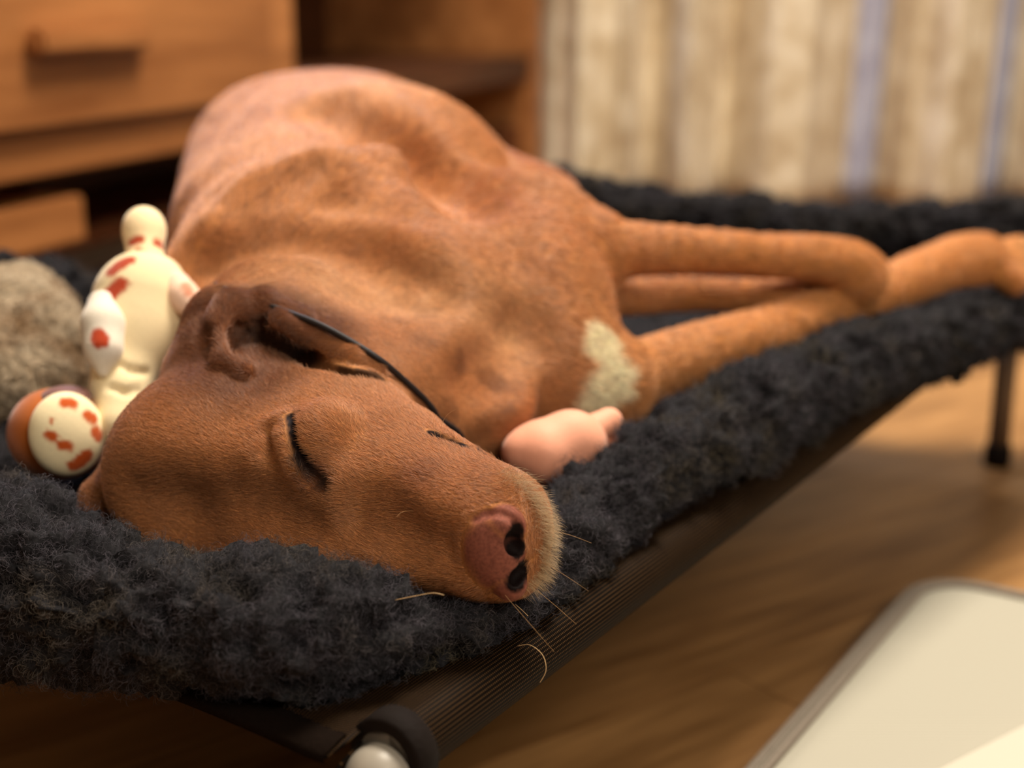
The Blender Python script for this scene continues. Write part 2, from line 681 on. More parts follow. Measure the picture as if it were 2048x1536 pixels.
cream = curtain_mat('curtain_cream', srgb(214, 196, 164), srgb(242, 230, 206), srgb(178, 152, 118))
lilac = curtain_mat('curtain_lining', srgb(170, 172, 198), srgb(186, 190, 214), srgb(150, 148, 176))
K = lambda *a: [(px_to_x(p), d) for p, d in a]
drape('drape', K((1062, .05), (1110, .01), (1150, -.03), (1215, .0), (1245, -.02), (1300, .07), (1362, -.05), (1410, .0), (1455, .08), (1520, -.05), (1585, -.05), (1640, .01), (1690, .06), (1722, .10)), YC, cream)
drape('drape', K((1768, .09), (1800, .0), (1850, -.06), (1905, -.04), (1950, .01), (1985, .08)), YC - .02, cream, .035)
drape('drape', K((2032, .09), (2070, .0), (2120, -.06), (2190, .06), (2260, -.05), (2330, .05)), YC - .02, cream, .035)
drape('lining', K((1600, .0), (1680, .02), (1745, -.005), (1800, .02), (1900, .03), (2005, -.005), (2060, .02), (2300, .0)), YC + .12, lilac, .035)
bm = bmesh.new()
tube_bm(bm, [(-.75, 0, 2.3), (.9, 0, 2.3)], .014)
me = bpy.data.meshes.new('curtain_rod')
bm.to_mesh(me)
bm.free()
me.materials.append(pine)
o = bpy.data.objects.new('curtain_rod', me)
C.objects.link(o)
o.parent = cur

# ------------------------------------------------------------------ the cream mat on the floor
matcol = NT('mat_cloth')
tc = matcol.n('ShaderNodeTexCoord')
wv = matcol.n('ShaderNodeTexWave', i_Scale=90.0, i_Distortion=.6, i_Detail=2.0)
wv.bands_direction = 'Y'
matcol.l(tc.outputs['Object'], wv.inputs['Vector'])
matcol.l(matcol.ramp(wv.outputs[0], [(.1, srgb(160, 155, 140)), (.9, srgb(174, 168, 152))]), matcol.b.inputs['Base Color'])
matcol.b.inputs['Roughness'].default_value = .75
pipecol = simple('mat_piping', srgb(128, 116, 104), .7, .2, .08, 200)


def rounded_rect(u0, u1, v0, v1, r, n=10):
    pts = []
    for cx, cy, a0 in ((u1 - r, v1 - r, 0), (u0 + r, v1 - r, 90), (u0 + r, v0 + r, 180), (u1 - r, v0 + r, 270)):
        for k in range(n + 1):
            a = R(a0 + 90 * k / n)
            pts.append((cx + r * math.cos(a), cy + r * math.sin(a)))
    return pts


fm_o = bed(.35, -.28, 0)
fm = empty('floor_mat', fm_o)
tag(fm, 'cream cushioned floor mat with grey piped edge lying beside the dog bed', 'mat')


def mat_part(name, outline, layers, mat):
    bm = bmesh.new()
    rings = []
    for sc, z in layers:
        cu = np.mean([p[0] for p in outline])
        cv = np.mean([p[1] for p in outline])
        ring = []
        for i, p in enumerate(outline):
            q = np.array(outline[(i + 1) % len(outline)]) - np.array(outline[i - 1])
            nrm = np.array([q[1], -q[0]]) / (np.linalg.norm(q) + 1e-9)
            w = bed(p[0] - nrm[0] * sc, p[1] - nrm[1] * sc, z) - fm_o
            ring.append(bm.verts.new(Vector(w)))
        rings.append(ring)
    n = len(outline)
    for a, b in zip(rings[:-1], rings[1:]):
        for i in range(n):
            bm.faces.new([a[i], a[(i + 1) % n], b[(i + 1) % n], b[i]])
    bm.faces.new(rings[0][::-1])
    bm.faces.new(rings[-1])
    bmesh.ops.recalc_face_normals(bm, faces=bm.faces)
    me = bpy.data.meshes.new(name)
    bm.to_mesh(me)
    bm.free()
    for p in me.polygons:
        p.use_smooth = len(p.vertices) == 4
    me.materials.append(mat)
    o = bpy.data.objects.new(name, me)
    C.objects.link(o)
    o.parent = fm
    return o


OUT = rounded_rect(-.10, .655, -.60, -.030, .05)
mat_part('pad', OUT, [(.004, .001), (.003, .019), (.010, .0225), (.016, .021), (.024, .024)], matcol.m)
for sc, z in ((.004, .020), (.0125, .0225)):
    bm = bmesh.new()
    pp = []
    for i in range(len(OUT) + 1):
        q = np.array(OUT[(i + 1) % len(OUT)]) - np.array(OUT[i % len(OUT) - 1])
        nrm = np.array([q[1], -q[0]]) / (np.linalg.norm(q) + 1e-9)
        p = OUT[i % len(OUT)]
        pp.append(bed(p[0] - nrm[0] * sc, p[1] - nrm[1] * sc, z) - fm_o)
    tube_bm(bm, pp, .0034, 8)
    me = bpy.data.meshes.new('piping')
    bm.to_mesh(me)
    bm.free()
    me.materials.append(pipecol)
    o = bpy.data.objects.new('piping', me)
    C.objects.link(o)
    o.parent = fm
    o['label'] = 'grey piping along the mat edge'
IN = []
for u_, v_ in rounded_rect(-.32, .25, -.30, .0, .03):
    IN.append((.346 + .936 * u_ + .35 * v_, -.128 - .35 * u_ + .936 * v_))
mat_part('pale_patch', IN, [(.0, .022), (.0, .026), (.004, .029)], simple('mat_pale_patch', srgb(194, 188, 172), .7, .2)).__setitem__('label', 'paler smooth patch on the mat')  # thin paler slab over one corner of the pad

# ------------------------------------------------------------------ the raised dog bed
bd_o = bed(0, 0, 0)
cot = empty('raised_dog_bed', bd_o)
tag(cot, 'raised dog bed of dark mesh fabric stretched between two tube rails', 'dog bed')
ZR, RT, RS = .17, .0122, .0140
BW, BL = .66, 1.02
white = simple('white_tube', srgb(150, 142, 130), .4, .4, .05, 60)
steel = simple('grey_tube', srgb(104, 84, 66), .4, .4, .05, 60)
blackp = simple('black_plastic', srgb(22, 15, 12), .8, .12, .1, 300, .2)
meshf = mesh_fabric('mesh_cloth')


def cotpart(name, bm, mat, smooth=True, parent=None):
    me = bpy.data.meshes.new(name)
    bmesh.ops.translate(bm, verts=bm.verts, vec=Vector(-bd_o))
    bm.to_mesh(me)
    bm.free()
    if smooth:
        for p in me.polygons: p.use_smooth = len(p.vertices) < 6
    me.materials.append(mat)
    o = bpy.data.objects.new(name, me)
    C.objects.link(o)
    o.parent = parent or cot
    return o


for v in (0, BW):
    bm = bmesh.new()
    tube_bm(bm, [bed(u, v, ZR) for u in (-.009, .2, .6, BL + .02)], RT, 28)
    cotpart('rail', bm, white)
    for u in (-.009, BL - .012):
        bm = bmesh.new()
        tube_bm(bm, [bed(u + .0, v, ZR), bed(u + .001, v, ZR), bed(u + .013, v, ZR), bed(u + .014, v, ZR)], [.0165, .0182, .0182, .0165], 32)
        cotpart('end_ring', bm, blackp, True)
    for u, sp in ((-.012, -.004), (BL, 0)):
        bm = bmesh.new()
        if u < 0:
            rr = .0150
            dome = [(rr * math.sin(a), .1625 + rr * math.cos(a)) for a in np.linspace(.12, math.pi / 2, 8)]
            tube_bm(bm, [bed(u, v, z) for _, z in dome] + [bed(u, v, .012)], [r for r, _ in dome] + [rr], 28)
        else:
            tube_bm(bm, [bed(u, v, ZR), bed(u, v, .012)], .0108, 20)
        lg = cotpart('leg', bm, white if u < 0 else steel)
        bm = bmesh.new()
        tube_bm(bm, [bed(u, v, .0), bed(u, v, .02), bed(u, v, .024)], [.0135, .0135, .011], 20)
        cotpart('foot_cap', bm, blackp, parent=lg)
for u in (.38, BL - .03):
    bm = bmesh.new()
    tube_bm(bm, [bed(u, .0, ZR - .004), bed(u, .05, ZR - .03), bed(u, BW - .05, ZR - .03), bed(u, BW, ZR - .004)], .008, 16)
    cotpart('cross_bar', bm, steel)

# cloth with its two sleeves: profile across (v, z), swept along u
prof = []
arc = 0
for a in np.linspace(R(-215), R(90), 30):
    prof.append((-RS * math.cos(a), ZR + RS * math.sin(a)))
nsl = len(prof)
for t in np.concatenate([np.array([.003, .006, .009, .011, .0125, .014, .0155, .017, .019, .022, .026]) / BW, np.linspace(.03 / BW, 1 - .03 / BW, 60), 1 - np.array([.026, .022, .019, .017, .0155, .014, .0125, .011, .009, .006, .003]) / BW]):
    sag = .016 * math.sin(math.pi * t) ** .8
    prof.append((t * BW, ZR + RS - sag))
for a in np.linspace(R(90), R(395), 30):
    prof.append((BW - RS * math.cos(a), ZR + RS * math.sin(a)))
prof = np.array(prof)
arc = np.concatenate([[0], np.cumsum(np.hypot(*(prof[1:] - prof[:-1]).T))])
us = np.concatenate([np.linspace(0, .06, 8), np.linspace(.06, 1, 60)[1:]])


def hem(v):
    e = np.clip(np.minimum(v, BW - v), 0, None)
    w = np.clip((e - .0098) / .005, 0, 1)
    w = w * w * (3 - 2 * w)
    return -.007 * (1 - w) + w * (-.033 + .036 * (1 - np.exp(-e / .12)))


V, UVs = [], []
for s in us:
    for (v, z), a in zip(prof, arc):
        u0 = hem(v)
        u = u0 + s * (BL - .012 - 2 * u0)
        inner = min(max((min(v, BW - v) - .008) / .006, 0), 1) if z > ZR + RS - .02 else 0.0
        V.append(bed(u, v, z - inner * .006 * math.exp(-(min(u - u0, BL - .012 - u0 - u)) / .018)) - bd_o)
        UVs.append((u, a))
nP = len(prof)
ii, jj = np.meshgrid(np.arange(nP - 1), np.arange(len(us) - 1))
a = (jj * nP + ii).ravel()
fc = np.stack([a, a + nP, a + nP + 1, a + 1], 1)
me = mesh_np('mesh_cover', np.array(V), fc)
ul = me.uv_layers.new(name='cloth')
li = np.zeros(len(me.loops), np.int32)
me.loops.foreach_get('vertex_index', li)
ul.data.foreach_set('uv', np.array(UVs, np.float32)[li].ravel())
me.materials.append(meshf)
o = bpy.data.objects.new('mesh_cover', me)
C.objects.link(o)
o.parent = cot
sm = o.modifiers.new('thick', 'SOLIDIFY')
sm.thickness = .0012
sm.offset = -1
# dark hem band along the two open ends
for near in (0, 1):
    bm = bmesh.new()
    rows = []
    for t in np.linspace(.0140, BW - .0140, 60):
        sag = .016 * math.sin(math.pi * t / BW) ** .8
        z = ZR + RS - sag - .0052
        u0 = float(hem(t)) if not near else BL - .012 - float(hem(t))
        sgn = 1 if not near else -1
        rows.append([bm.verts.new(Vector(bed(u0 + sgn * q, t, z + dz))) for q, dz in ((-.001, -.004), (-.0025, -.001), (-.001, .0012), (.012, .0038), (.0125, .002))])
    for a_, b_ in zip(rows[:-1], rows[1:]):
        for i in range(4):
            bm.faces.new([a_[i], a_[i + 1], b_[i + 1], b_[i]])
    bmesh.ops.recalc_face_normals(bm, faces=bm.faces)
    cotpart('hem', bm, simple('hem_tape', srgb(20, 13, 9), .9, .03, .15, 400, .3))

# ------------------------------------------------------------------ THE DOG as one implicit body
dog = SDF()
S = dog
# trunk
S.cap(P(600, 560, .93), P(760, 470, 1.08), .082, .104, .04)
S.cap(P(760, 470, 1.08), P(690, 375, 1.24), .104, .098, .04)
S.cap(P(525, 490, 1.0), P(560, 350, 1.2), .064, .078, .04)
S.cap(P(780, 345, 1.24), P(1050, 448, 1.12), .068, .040, .03)
S.cap(P(1010, 535, .98), P(1085, 730, .90), .068, .044, .03)
S.cap(P(800, 600, .92), P(1000, 640, .92), .078, .070, .03)
# neck, throat, skin fold
S.cap(P(610, 640, .85), P(505, 790, .775), .058, .050, .015)
S.cap(P(900, 790, .83), P(700, 820, .775), .050, .046, .03)
S.cap(P(470, 585, .885), P(840, 610, .86), .044, .042, .022)
S.cap(P(840, 610, .86), P(1010, 690, .88), .042, .040, .014)
S.cap(P(560, 470, 1.0), P(720, 400, 1.06), .03, .03, .02)
# left foreleg (upper): folded at the wrist
S.limb([(P(1080, 530, .98), .044), (P(1230, 502, .965), .0215), (P(1400, 503, .985), .0158), (P(1600, 517, 1.02), .0160),
        (P(1690, 530, 1.04), .0180), (P(1726, 550, 1.045), .0178)])
S.limb([(P(1722, 556, 1.05), .0150), (P(1650, 586, 1.05), .0105), (P(1540, 592, 1.04), .0100), (P(1400, 588, 1.03), .0115), (P(1300, 590, 1.01), .0130), (P(1180, 590, .99), .016)], first_k=.008)
# right foreleg (lower): stretched out
S.limb([(P(1140, 780, .90), .036), (P(1260, 750, .915), .0235), (P(1400, 706, .955), .0200), (P(1540, 660, 1.0), .0175), (P(1690, 607, 1.06), .0162),
        (P(1800, 568, 1.10), .0178), (P(1900, 530, 1.155), .0200), (P(1960, 520, 1.185), .0215)])
for px, py, d in ((2035, 500, 1.205), (2052, 522, 1.20), (2050, 545, 1.19), (2025, 560, 1.175)):
    S.cap(P(1960, 520, 1.185), P(px, py, d), .014, .0105, .006)
# hind legs tucked behind the belly, tail
S.chain([(P(1055, 440, 1.13), .040), (P(960, 440, 1.36), .022), (P(900, 450, 1.45), .018), (P(760, 470, 1.46), .015), (P(690, 480, 1.46), .018)], .015, first_k=.03)
S.chain([(P(900, 460, 1.22), .05), (P(1010, 500, 1.2), .03), (P(880, 490, 1.38), .02), (P(790, 500, 1.42), .017)], .015, first_k=.03)
S.chain([(P(610, 330, 1.28), .03), (P(520, 400, 1.38), .014), (P(460, 460, 1.36), .009), (P(430, 520, 1.28), .006)], .012, first_k=.03)
# skull, cheek, muzzle
S.ball(P(402, 938, .735), .0485, .012)
S.ball(P(490, 862, .745), .0400, .02)
S.cap(P(455, 962, .727), P(640, 1000, .702), .0490, .0450, .02)
S.cap(P(640, 1000, .702), P(955, 1072, .652), .0455, .0295, .02)
S.ball(P(690, 872, .722), .0345, .025)
S.cap(P(800, 955, .695), P(994, 1042, .655), .0330, .0195, .02)
S.cap(P(994, 1042, .655), P(1020, 1138, .652), .0190, .0115, .012)
S.cap(P(560, 700, .775), P(720, 780, .765), .030, .024, .02)
base_ops = len(S.ops)


def surfs(pts, push=0.0, d0=.55, d1=1.25):
    """first points of the dog met along the lines from the lens through these spots"""
    pts = np.asarray(pts, float)
    ray = np.stack([(pts[:, 0] - 1024) / FPX, CP - (pts[:, 1] - 768) / FPX * SP, -(pts[:, 1] - 768) / FPX * CP - SP], 1)
    d = np.full(len(pts), d0)
    for _ in range(60):
        v = dog(np.array([0, 0, CAM_H]) + ray * d[:, None])
        d = np.where(d < d1, d + v * .9, d)
        if np.abs(v).max() < 2e-4: break
    return [np.array([0, 0, CAM_H]) + r * (dd + push) for r, dd in zip(ray, d)]


def surf(px, py, d0=.55, d1=1.25, push=0.0):
    return surfs([(px, py)], push, d0, d1)[0]


# folds of loose skin over shoulder and flank
def fold(pts, r, k, push=0.0, sub=False):
    w = surfs(pts, push)
    rr = r if hasattr(r, '__len__') else [r] * len(pts)
    S.chain(list(zip(w, rr)), k, sub)


fold([(640, 208), (740, 266), (837, 330), (930, 400)], [.010, .011, .011, .008], .04, .001, True)
fold([(470, 455), (540, 405), (640, 365), (760, 335)], [.016, .018, .017, .012], .02, .0075)
fold([(420, 530), (490, 482), (573, 466), (715, 500), (850, 556)], [.007, .008, .008, .008, .005], .026, .001, True)
fold([(470, 400), (530, 352), (620, 318)], [.006, .008, .006], .03, .0, True)
fold([(950, 760), (1010, 720), (1050, 660)], [.008, .010, .008], .03, .0, True)

# brow, lid bulge, crease
pts_slit = [(583, 832), (586, 850), (589, 872), (596, 895), (606, 918), (618, 940), (632, 958), (645, 968)]
lid = surf(650, 880, push=.0115)
brow = [surf(563, 850, push=.0035), surf(560, 890, push=.0035), surf(578, 945, push=.004)]
crease = [surf(541, 868), surf(538, 900), surf(545, 935), (surf(556, 968))]
lipc = [surf(868, 866, push=.0), surf(888, 874, push=.0), surf(910, 882, push=.0), surf(934, 893)]
nose_c = P(980, 1092, .634)
stop = surf(735, 1010, push=-.004)
lines = [[surf(690, 1040), surf(800, 1080), surf(900, 1105)], [surf(650, 1020), surf(720, 1060), surf(860, 1120)]]
S.ball(lid, .0185, .007)
S.chain([(brow[0], .0040), (brow[1], .0048), (brow[2], .0038)], .009)
S.chain([(p, .0010) for p in crease], .010, sub=True)
S.ball(stop, .006, .02, sub=True)
eye_s = surfs(pts_slit, .0008)
S.chain([(eye_s[i], r) for i, r in enumerate((.0008, .0013, .0016, .0017, .0020, .0027, .0036, .0034))], .003, sub=True)
fold([(720, 1045), (800, 1075), (890, 1098)], [.004, .005, .004], .02, .0, True)
fold([(270, 1015), (350, 1035), (440, 1035)], [.006, .008, .006], .03, .0, True)
fold([(500, 1010), (540, 1040), (600, 1060)], [.005, .006, .005], .025, .0, True)
fold([(628, 1120), (650, 1128), (672, 1134)], [.004, .006, .004], .010, .003)
# nose leather
F_h = P(1005, 1100, .62) - P(640, 1010, .71)
F_h /= np.linalg.norm(F_h)
L_h = P(1000, 1020, .640) - P(1020, 1190, .645)
L_h -= F_h * (L_h @ F_h)
L_h /= np.linalg.norm(L_h)
U_h = np.cross(F_h, L_h)
NM = np.stack([F_h, L_h, U_h], 1)
S.ell(nose_c, (.0165, .0185, .0140), NM, .004)
S.ball(P(1008, 1052, .628), .0090, .004)
S.ball(P(1020, 1168, .632), .0075, .004)
nose_ops = len(S.ops)
n1 = surfs([(1031, 1066), (1027, 1074), (1026, 1082), (1028, 1091), (1035, 1098)], .0022)
n2 = surfs([(1046, 1140), (1038, 1146), (1032, 1154), (1029, 1163)], .0020)
S.chain(list(zip(n1, (.0022, .0034, .0042, .0040, .0028))), .002, sub=True)
S.chain(list(zip(n2, (.0022, .0028, .0030, .0022))), .002, sub=True)
gro = [surf(950, 1036), surf(975, 1026), surf(1005, 1026), surf(1030, 1040), surf(1040, 1060)]
S.chain([(p, .0012) for p in gro], .003, sub=True)
phil = [surf(1044, 1122), surf(1062, 1114), surf(1080, 1104)]
S.chain([(p, .0010) for p in phil], .003, sub=True)
mouth_end = project(dog, (nose_c - U_h * .034 + L_h * .006 + F_h * .004)[None], 8)[0]
mouth = [lipc[3] * (1 - t) + mouth_end * t - U_h * .004 for t in np.linspace(.12, 1, 8)]
mouth = list(project(dog, np.array(mouth), 8))
mouth2 = list(project(dog, np.array([mouth_end - L_h * .012, mouth_end - L_h * .024 - F_h * .01]), 8))
S.chain(list(zip(lipc, (.0022, .0030, .0028, .0018))), .002, sub=True)
S.chain([(p, .0013) for p in mouth + mouth2], .003, sub=True)
# upper ear: rolled base and thrown-back flap
S.cap(P(445, 645, .765), P(440, 715, .752), .020, .018, .012)
rim_px = [(600, 640), (525, 612), (465, 620), (436, 652), (432, 690), (452, 722), (492, 742)]
rim = surfs(rim_px, -.0025)
ear_rim = list(zip(rim, (.007, .009, .010, .0085, .0070, .0055, .0045)))
S.chain(ear_rim, .003)
flap = surfs([(560, 650), (640, 688), (705, 716), (752, 732)], -.0030)
S.chain(list(zip(flap, (.0085, .0088, .0072, .0040))), .003)
can = surfs([(508, 678), (530, 670), (560, 684), (600, 712), (650, 736), (700, 751), (752, 757)], .0040)
S.chain(list(zip(can, (.0085, .0100, .0080, .0062, .0056, .0048, .0028))), .002, sub=True)
hol = surfs([(402, 640), (406, 672), (422, 702)], .003)
S.chain(list(zip(hol, (.005, .007, .004))), .004, sub=True)
hol2 = surfs([(474, 652), (464, 682), (474, 708)], .0025)
S.chain(list(zip(hol2, (.0035, .0042, .0035))), .004, sub=True)
# lower ear peeping out
S.chain([(P(245, 960, .745), .014), (P(205, 1000, .733), .010), (P(186, 1030, .727), .006)], .008)
S.cap(P(196, 1035, .715), P(215, 1055, .712), .004, .006, .004, sub=True)

hc = P(640, 960, .69)
vb, fb = surface_nets(dog, (-.40, .50, .165), (.56, 1.62, .43), .0042, 1.0, ((-.20, .03, .0013), (.55, .74, .0013), (.19, .31, .0014)))
dog_me = mesh_np('sleeping_dog', vb, fb)
nv = len(dog_me.vertices)
co = np.zeros(nv * 3, np.float32)
dog_me.vertices.foreach_get('co', co)
co = project(dog, co.reshape(-1, 3).astype(np.float64), 2)
# loose skin: folds over the shoulder and chest, fine relief
nrm = gradient(dog, co)
nrm /= np.linalg.norm(nrm, axis=1)[:, None] + 1e-9
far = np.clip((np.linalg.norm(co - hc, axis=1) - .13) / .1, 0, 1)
co = co + nrm * (far * (.0018 * vnoise(co, .07, 3) + .0004 * vnoise(co, .03, 4)) + .0003 * vnoise(co, .012, 5))[:, None]
dog_me.vertices.foreach_set('co', co.astype(np.float32).ravel())
dog_me.update()
dog_me.polygons.foreach_set('use_smooth', np.ones(len(dog_me.polygons), bool))

RUSSET, GOLD, DARKR, PALE = srgb(180, 112, 62), srgb(210, 152, 98), srgb(116, 62, 34), srgb(206, 170, 126)
WHITE, LEATHER, BLACKP = srgb(244, 226, 188), srgb(124, 72, 58), srgb(28, 14, 12)


def near_chain(p, pts):
    d = np.full(len(p), 1e9)
    for a, b in zip(pts[:-1], pts[1:]):
        d = np.minimum(d, d_cap(p, np.asarray(a), np.asarray(b), 0, 0))
    return d


def mixc(c, col, w):
    w = np.clip(w, 0, 1)[:, None]
    return c * (1 - w) + np.asarray(col) * w


def coat(p, hair=False):
    n = len(p)
    m = vnoise(p, .09, 21) * .35 + vnoise(p, .03, 22) * .06 + .5
    c = np.tile(RUSSET, (n, 1))
    c = mixc(c, GOLD, m * .75)
    # golden legs and breast, redder ears and nape
    ff = np.clip((p[:, 0] - .03) / .12, 0, 1) * np.clip((p[:, 1] - .72) / .1, 0, 1)
    c = mixc(c, srgb(204, 136, 70), ff * .8)
    de = near_chain(p, [e[0] for e in ear_rim])
    c = mixc(c, DARKR, np.clip(1 - (de - .012) / .03, 0, .8))
    c = mixc(c, DARKR, np.clip(1 - near_chain(p, [P(245, 960, .745), P(186, 1030, .727)]) / .02, 0, .8))
    # bridge of the nose, grey brown patch on the muzzle side, pale lip edge
    c = mixc(c, srgb(132, 72, 46), np.clip(1 - np.linalg.norm(p - surf_patch, axis=1) / .016, 0, 1) * .6)
    dl = near_chain(p, lip_line)
    c = mixc(c, srgb(158, 102, 56), np.clip(1.1 - dl / .026, 0, 1) * .4)
    c = mixc(c, PALE, np.clip(1.1 - dl / .0028, 0, 1) * .35)
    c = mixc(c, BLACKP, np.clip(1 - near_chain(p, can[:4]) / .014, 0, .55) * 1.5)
    c = mixc(c, BLACKP, np.clip((.0072 - near_chain(p, can)) / .002, 0, 1) * .85)  # dark canal skin, plus shade under the ear flap painted into the coat
    c = mixc(c, srgb(226, 178, 130), np.clip(1.2 - near_chain(p, lit_neck) / .04, 0, 1) * .6)  # light falling on the neck band, put into the coat colour
    fl_ = np.clip(1 - np.linalg.norm(p - fluff, axis=1) / .085, 0, 1)
    c = mixc(c, srgb(130, 74, 32), fl_ * np.clip(vnoise(p, .017, 24) * 2.2, 0, 1) * .8)
    # white blaze on the chest
    dw = near_chain(p, blaze) + .006 * vnoise(p, .012, 9)
    c = mixc(c, WHITE, np.clip((.018 - dw) / .006, 0, 1))
    # white-ish toes
    c = mixc(c, srgb(226, 190, 140), np.clip(1 - np.linalg.norm(p - P(2050, 530, 1.2), axis=1) / .03, 0, 1) * .6)
    # dark lid rims and lip corner
    de = near_chain(p, eye_s)
    c = mixc(c, BLACKP, np.clip((.0040 - de) / .0016, 0, 1))
    c = mixc(c, DARKR, np.clip((.012 - np.linalg.norm(p - eye_s[-2], axis=1)) / .006, 0, 1) * .8)
    c = mixc(c, BLACKP, np.clip((.0066 - near_chain(p, eye_s[-4:])) / .003, 0, 1) * .92)
    c = mixc(c, BLACKP, np.clip((.0042 - near_chain(p, lipc)) / .001, 0, 1))
    c = mixc(c, DARKR * .5, np.clip((.0028 - near_chain(p, mouth + mouth2)) / .001, 0, 1))
    return c


surf_patch = surf(845, 950)
fluff = surf(950, 780)
lit_neck = surfs([(520, 545), (680, 570), (850, 610), (1010, 670)])
lip_line = [surf(1020, 950), surf(1070, 1000), surf(1092, 1050), surf(1092, 1090), surf(1080, 1150), surf(1050, 1185)]
blaze = [surf(1205, 690, .6, 1.2), surf(1228, 735, .6, 1.2), surf(1190, 800, .6, 1.2)]


def nose_mask(p):
    dn = np.minimum(d_ell(p, nose_c, np.array([.0165, .0185, .0140]), NM), np.minimum(np.linalg.norm(p - P(1008, 1052, .628), axis=1) - .0090, np.linalg.norm(p - P(1020, 1168, .632), axis=1) - .0075))
    front = (p - P(952, 1078, .63)) @ F_h
    return np.clip((.0016 - dn) / .0012, 0, 1) * np.clip(front / .004 + .5, 0, 1)


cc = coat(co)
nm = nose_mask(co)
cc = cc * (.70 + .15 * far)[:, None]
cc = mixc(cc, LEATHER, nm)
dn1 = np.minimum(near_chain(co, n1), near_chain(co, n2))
cc = mixc(cc, srgb(16, 6, 5), np.clip((.0056 - dn1) / .0012, 0, 1))  # shade inside the nostrils painted into the colour
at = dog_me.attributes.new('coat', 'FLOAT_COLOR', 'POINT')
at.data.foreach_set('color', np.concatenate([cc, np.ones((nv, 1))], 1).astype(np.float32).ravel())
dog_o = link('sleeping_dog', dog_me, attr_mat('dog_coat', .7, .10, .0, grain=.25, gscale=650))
tag(dog_o, 'russet short haired dog asleep on its side on the dark fleece blanket', 'dog')


# ------------------------------------------------------------------ hair strands
def sample_mesh(me, n, weight=None):
    nl = len(me.loop_triangles) if len(me.loop_triangles) else (me.calc_loop_triangles() or len(me.loop_triangles))
    tri = np.zeros(nl * 3, np.int32)
    me.loop_triangles.foreach_get('vertices', tri)
    tri = tri.reshape(-1, 3)
    v = np.zeros(len(me.vertices) * 3, np.float32)
    me.vertices.foreach_get('co', v)
    v = v.reshape(-1, 3).astype(np.float64)
    a, b, c = v[tri[:, 0]], v[tri[:, 1]], v[tri[:, 2]]
    nn = np.cross(b - a, c - a)
    ar = np.linalg.norm(nn, axis=1)
    w = ar.copy()
    if weight is not None:
        w *= weight((a + b + c) / 3, nn / (ar[:, None] + 1e-12))
    cum = np.cumsum(w)
    idx = np.searchsorted(cum, rng.random(n) * cum[-1])
    idx = np.minimum(idx, len(tri) - 1)
    r1, r2 = np.sqrt(rng.random(n)), rng.random(n)
    pts = a[idx] * (1 - r1)[:, None] + b[idx] * (r1 * (1 - r2))[:, None] + c[idx] * (r1 * r2)[:, None]
    return pts, nn[idx] / (ar[idx][:, None] + 1e-12)


def strands(name, pos, rad, col, mat, parent=None):
    """pos (N,K,3), rad (N,K), col (N,3)"""
    n, k = pos.shape[:2]
    hcv = bpy.data.hair_curves.new(name)
    hcv.add_curves([k] * n)
    hcv.attributes['position'].data.foreach_set('vector', pos.astype(np.float32).ravel())
    ra = hcv.attributes.get('radius') or hcv.attributes.new('radius', 'FLOAT', 'POINT')
    ra.data.foreach_set('value', rad.astype(np.float32).ravel())
    ca = hcv.attributes.new('coat', 'FLOAT_COLOR', 'CURVE')
    ca.data.foreach_set('color', np.concatenate([col, np.ones((n, 1))], 1).astype(np.float32).ravel())
    o = link(name, hcv, mat, parent)
    return o


# comb field: from the nose back over the skull, down the neck, along the legs to the paws
flow_pts = [(P(985, 1080, .63), P(640, 980, .68)), (P(640, 980, .68), P(330, 900, .72)), (P(600, 860, .70), P(470, 780, .74)), (P(900, 960, .67), P(700, 850, .71)),
            (P(480, 640, .78), P(760, 720, .735)), (P(500, 620, .86), P(800, 480, 1.0)), (P(800, 480, 1.0), P(690, 300, 1.2)), (P(600, 560, .9), P(560, 350, 1.15)),
            (P(880, 460, 1.0), P(1150, 500, .97)), (P(840, 330, 1.2), P(1050, 430, 1.1)), (P(900, 580, .92), P(1120, 620, .92)), (P(1200, 500, .96), P(1700, 530, 1.03)), (P(1240, 760, .9), P(1690, 610, 1.05)), (P(1690, 610, 1.05), P(2040, 520, 1.2)),
            (P(900, 660, .82), P(1150, 780, .86)), (P(1080, 1020, .65), P(1085, 1150, .65))]


def comb(p):
    out = np.zeros_like(p)
    for a, b in flow_pts:
        d = d_cap(p, a, b, 0, 0)
        w = 1 / (d * d + 1.2e-3) ** 2
        t = (b - a) / np.linalg.norm(b - a)
        out += w[:, None] * t
    return out / (np.linalg.norm(out, axis=1)[:, None] + 1e-12)


def fur(n, weight, length, rad, lift, jitter, seedmul=1.0):
    p, nn = sample_mesh(dog_me, n, weight)
    keep = (nose_mask(p) < .3) & (near_chain(p, eye_s) > .0032) & (near_chain(p, can) > .0068) & (near_chain(p, lipc) > .0038) & (np.minimum(near_chain(p, n1), near_chain(p, n2)) > .004)
    p, nn = p[keep], nn[keep]
    n = len(p)
    t = comb(p)
    t = t + jitter * np.stack([vnoise(p, .012, s) for s in (31, 32, 33)], 1) + .20 * rng.normal(size=(n, 3))
    t -= nn * (t * nn).sum(1)[:, None]
    t /= np.linalg.norm(t, axis=1)[:, None] + 1e-9
    L = length(p) * (.6 + .6 * rng.random(n))
    lf = lift * (.6 + .8 * rng.random(n))
    pos = np.zeros((n, 4, 3))
    for i, s in enumerate((0, .33, .67, 1.0)):
        pos[:, i] = p - nn * .0003 + (L * s)[:, None] * t + nn * (L * lf * (s - .45 * s * s))[:, None]
    r = np.array([1, .9, .65, .2])[None] * rad(p)[:, None]
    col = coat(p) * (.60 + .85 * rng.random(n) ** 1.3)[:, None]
    lite = rng.random(n) < .03
    col[lite] = col[lite] * .6 + GOLD * .5
    return pos, r, np.minimum(col, 1)


